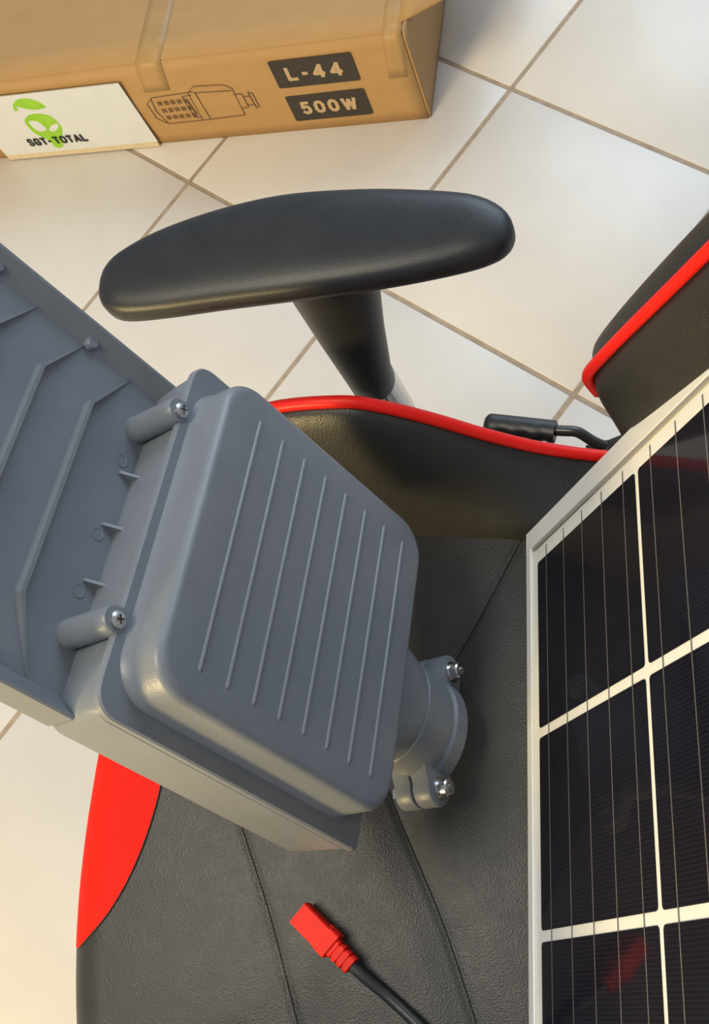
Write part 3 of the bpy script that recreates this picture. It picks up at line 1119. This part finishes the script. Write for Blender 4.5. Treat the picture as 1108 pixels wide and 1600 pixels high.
# ejector marks, studs, gussets
for k in range(4):
    for sg in (1, -1):
        link('stud', loft('stud', cyl_rings((-0.1485 - 0.0695 * k, 0.1035 * sg, H_FLOOR), (0, 0, 1), [(-0.001, 0.0042), (0.0045, 0.0040), (0.0052, 0.0034)], 18)), PAINT.m, SL, auto=40)
for w_ in (-0.040, -0.003, 0.0345):
    rings = []
    for yy in (-w_ - 0.0009, -w_ + 0.0009):
        rings.append([Vector((-0.1025, yy, H_FLOOR - 0.0005)), Vector((-0.0905, yy, H_FLOOR - 0.0005)), Vector((-0.0905, yy, H_FLOOR + 0.0085)), Vector((-0.1015, yy, H_FLOOR + 0.0012))])
    link('gusset', loft('gusset', rings), PAINT.m, SL)
    link('ejector_mark', loft('ejector_mark', cyl_rings((-0.1025, -w_ + (0.008 if w_ < -0.03 else -0.0075), H_FLOOR), (0, 0, 1), [(-0.0005, 0.0042), (0.0004, 0.0042), (0.0004, 0.0034), (0.0001, 0.0032)], 20)), PAINT.m, SL)
# screw bosses with screws
for w_ in (-0.0735, 0.0675):
    bs = link('screw_boss', loft('screw_boss', cyl_rings((-0.0995, -w_, 0), (0, 0, 1), [(H_FLOOR - 0.001, 0.0086), (H_FLOOR + 0.002, 0.0084), (-0.036, 0.0082), (-0.0285, 0.0081), (-0.0272, 0.0072)], 22)), PAINT.m, SL, auto=40)
    sc = link('screw', loft('screw', cyl_rings((-0.0985, -w_, 0), (0, 0, 1), [(-0.0275, 0.0050), (-0.0258, 0.0048), (-0.0248, 0.0036), (-0.0244, 0.0020)], 18)), STEEL.m, bs, auto=40)
    for rz in (0.4, 0.4 + math.pi / 2):
        c, s_ = math.cos(rz), math.sin(rz)
        vs = [Vector((-0.0985 + a * c - b * s_, -w_ + a * s_ + b * c, z)) for z in (-0.0252, -0.02425) for a, b in ((-0.0026, -0.0005), (0.0026, -0.0005), (0.0026, 0.0005), (-0.0026, 0.0005))]
        link('screw_slot', mesh('screw_slot', vs, [(0, 1, 2, 3), (4, 5, 6, 7), (0, 1, 5, 4), (1, 2, 6, 5), (2, 3, 7, 6), (3, 0, 4, 7)]), BLACK_METAL.m, bs)
# LED window on the other side
link('led_panel', box_mesh('led_panel', (PX0 + 0.03, -0.09, H_BOT - 0.003), (-0.12, 0.09, H_BOT), 0.002), BACKSHEET.m, SL)

# pole clamp: neck, collar halves, ears, bolts
HC = -0.047


def neck_ring(x, a, b, hc, n=36, flat_=0.0):
    pts = []
    for k in range(n):
        t = 2 * math.pi * k / n
        c, s_ = math.cos(t), math.sin(t)
        e = 2.0 + flat_
        r = (abs(c) ** e + abs(s_) ** e) ** (-1 / e)
        pts.append(Vector((x, a * c * r, hc + b * s_ * r)))
    return pts


rings = [neck_ring(0.106, 0.052, 0.023, -0.050, flat_=1.5), neck_ring(0.120, 0.050, 0.025, -0.049, flat_=1.2), neck_ring(0.136, 0.045, 0.027, -0.048, flat_=0.5),
         neck_ring(0.152, 0.040, 0.028, HC), neck_ring(0.155, 0.0385, 0.0272, HC), neck_ring(0.156, 0.0395, 0.0280, HC), neck_ring(0.182, 0.0395, 0.0280, HC),
         neck_ring(0.184, 0.0375, 0.0265, HC), neck_ring(0.187, 0.0375, 0.0265, HC), neck_ring(0.1885, 0.0400, 0.0288, HC), neck_ring(0.2005, 0.0400, 0.0288, HC), neck_ring(0.202, 0.0385, 0.0275, HC),
         neck_ring(0.202, 0.033, 0.022, HC), neck_ring(0.16, 0.032, 0.021, HC)]
link('pole_clamp', loft('pole_clamp', rings), PAINT.m, SL, auto=32)
for sg in (1, -1):
    yb = sg * 0.0445
    for z0, z1 in ((HC + 0.0008, HC + 0.0150), (HC - 0.0150, HC - 0.0008)):
        pts = [(0.172, sg * 0.030), (0.206, sg * 0.030)] + [(0.193 + 0.0125 * math.cos(a), yb + sg * 0.0125 * math.sin(a)) for a in [math.pi * k / 10 for k in range(11)]] + [(0.176, sg * 0.038)]
        link('clamp_ear', poly_extrude('clamp_ear', pts, z0, z1, 0.0012), PAINT.m, SL, auto=40)
    bl = link('bolt', loft('bolt', cyl_rings((0.194, yb, HC), (0, 0, 1), [(-0.022, 0.0035), (0.0150, 0.0035), (0.0150, 0.0062), (0.0222, 0.0062), (0.0232, 0.0053), (0.0232, 0.0034), (0.0195, 0.0032)], 20)), STEEL.m, SL, auto=35)
    link('washer', loft('washer', cyl_rings((0.194, yb, HC), (0, 0, 1), [(0.0148, 0.0080), (0.0160, 0.0080)], 20)), STEEL.m, bl, auto=35)
    link('nut', loft('nut', cyl_rings((0.194, yb, HC), (0, 0, 1), [(-0.0215, 0.0065), (-0.0150, 0.0065)], 6)), STEEL.m, bl)
for y in (0.052, -0.042):
    link('screw', loft('screw', cyl_rings((0.111, y, -0.040), (1, 0, 0), [(-0.002, 0.004), (0.003, 0.004), (0.0045, 0.0025)], 14)), STEEL.m, SL, auto=40)

# ------------------------------------------------------------------ red plug with cable lying on the seat
q0 = Vector((-0.257, -0.017, 0.4742))
qd = Vector((0.043, -0.0315, -0.0008)).normalized()
qs = Vector((-qd.y, qd.x, 0)).normalized()
qu = qd.cross(qs).normalized()
if qu.z < 0:
    qu, qs = -qu, -qs
QM = Matrix(((qd.x, qs.x, qu.x, q0.x), (qd.y, qs.y, qu.y, q0.y), (qd.z, qs.z, qu.z, q0.z), (0, 0, 0, 1)))
PG = empty('plug_cable', 'red connector plug on a short black cable lying on the seat', 'plug', QM)


def sq(x, hy, hz, ch):
    return [Vector((x, yy, zz)) for yy, zz in ((hy, -hz + ch), (hy, hz - ch), (hy - ch, hz), (-hy + ch, hz), (-hy, hz - ch), (-hy, -hz + ch), (-hy + ch, -hz), (hy - ch, -hz))]


rings = [sq(0.001, 0.0060, 0.0044, 0.001), sq(-0.0038, 0.0060, 0.0044, 0.001), sq(-0.004, 0.0078, 0.0062, 0.0008), sq(-0.004, 0.0085, 0.0068, 0.0012), sq(0.0205, 0.0085, 0.0068, 0.0012), sq(0.0205, 0.0092, 0.0072, 0.0012), sq(0.0285, 0.0092, 0.0072, 0.0012), sq(0.0288, 0.0085, 0.0066, 0.0012)]
link('plug_body', loft('plug_body', rings), RED_PLASTIC.m, PG)
for y in (-0.0032, 0.0032):
    link('contact', loft('contact', cyl_rings((0, y, 0), (-1, 0, 0), [(-0.001, 0.0018), (0.0030, 0.0018)], 12)), BRASS.m, PG)
link('side_ridge', box_mesh('side_ridge', (0.018, -0.0098, -0.003), (0.0275, 0.0098, 0.003), 0.0006, 1), RED_PLASTIC.m, PG)
# strain relief with slots
rings = []
for x, hy in ((0.0285, 0.0066), (0.0315, 0.0066), (0.0316, 0.0052), (0.0328, 0.0052), (0.0329, 0.0066), (0.0363, 0.0066), (0.0364, 0.0050), (0.0377, 0.0050), (0.0378, 0.0064),
              (0.0412, 0.0064), (0.0413, 0.0048), (0.0425, 0.0048), (0.0426, 0.0062), (0.0462, 0.0060), (0.0466, 0.0050)):
    rings.append(sq(x, hy, hy * 0.78, 0.0016))
link('strain_relief', loft('strain_relief', rings), RED_PLASTIC.m, PG)
qi = QM.inverted()
wp = [q0 + qd * 0.044 - qu * 0.0005, q0 + qd * 0.056 - qu * 0.0025, (-0.194, -0.0615, 0.4655), (-0.172, -0.076, 0.4655), (-0.150, -0.092, 0.466), (-0.140, -0.104, 0.472), (-0.137, -0.125, 0.496), (-0.135, -0.155, 0.530), (-0.120, -0.180, 0.533), (-0.080, -0.195, 0.52)]
link('cable', tube('cable', [qi @ Vector(q) for q in smooth_path(wp, 8)], 0.0039, 12), CABLE.m, PG, smooth=True)
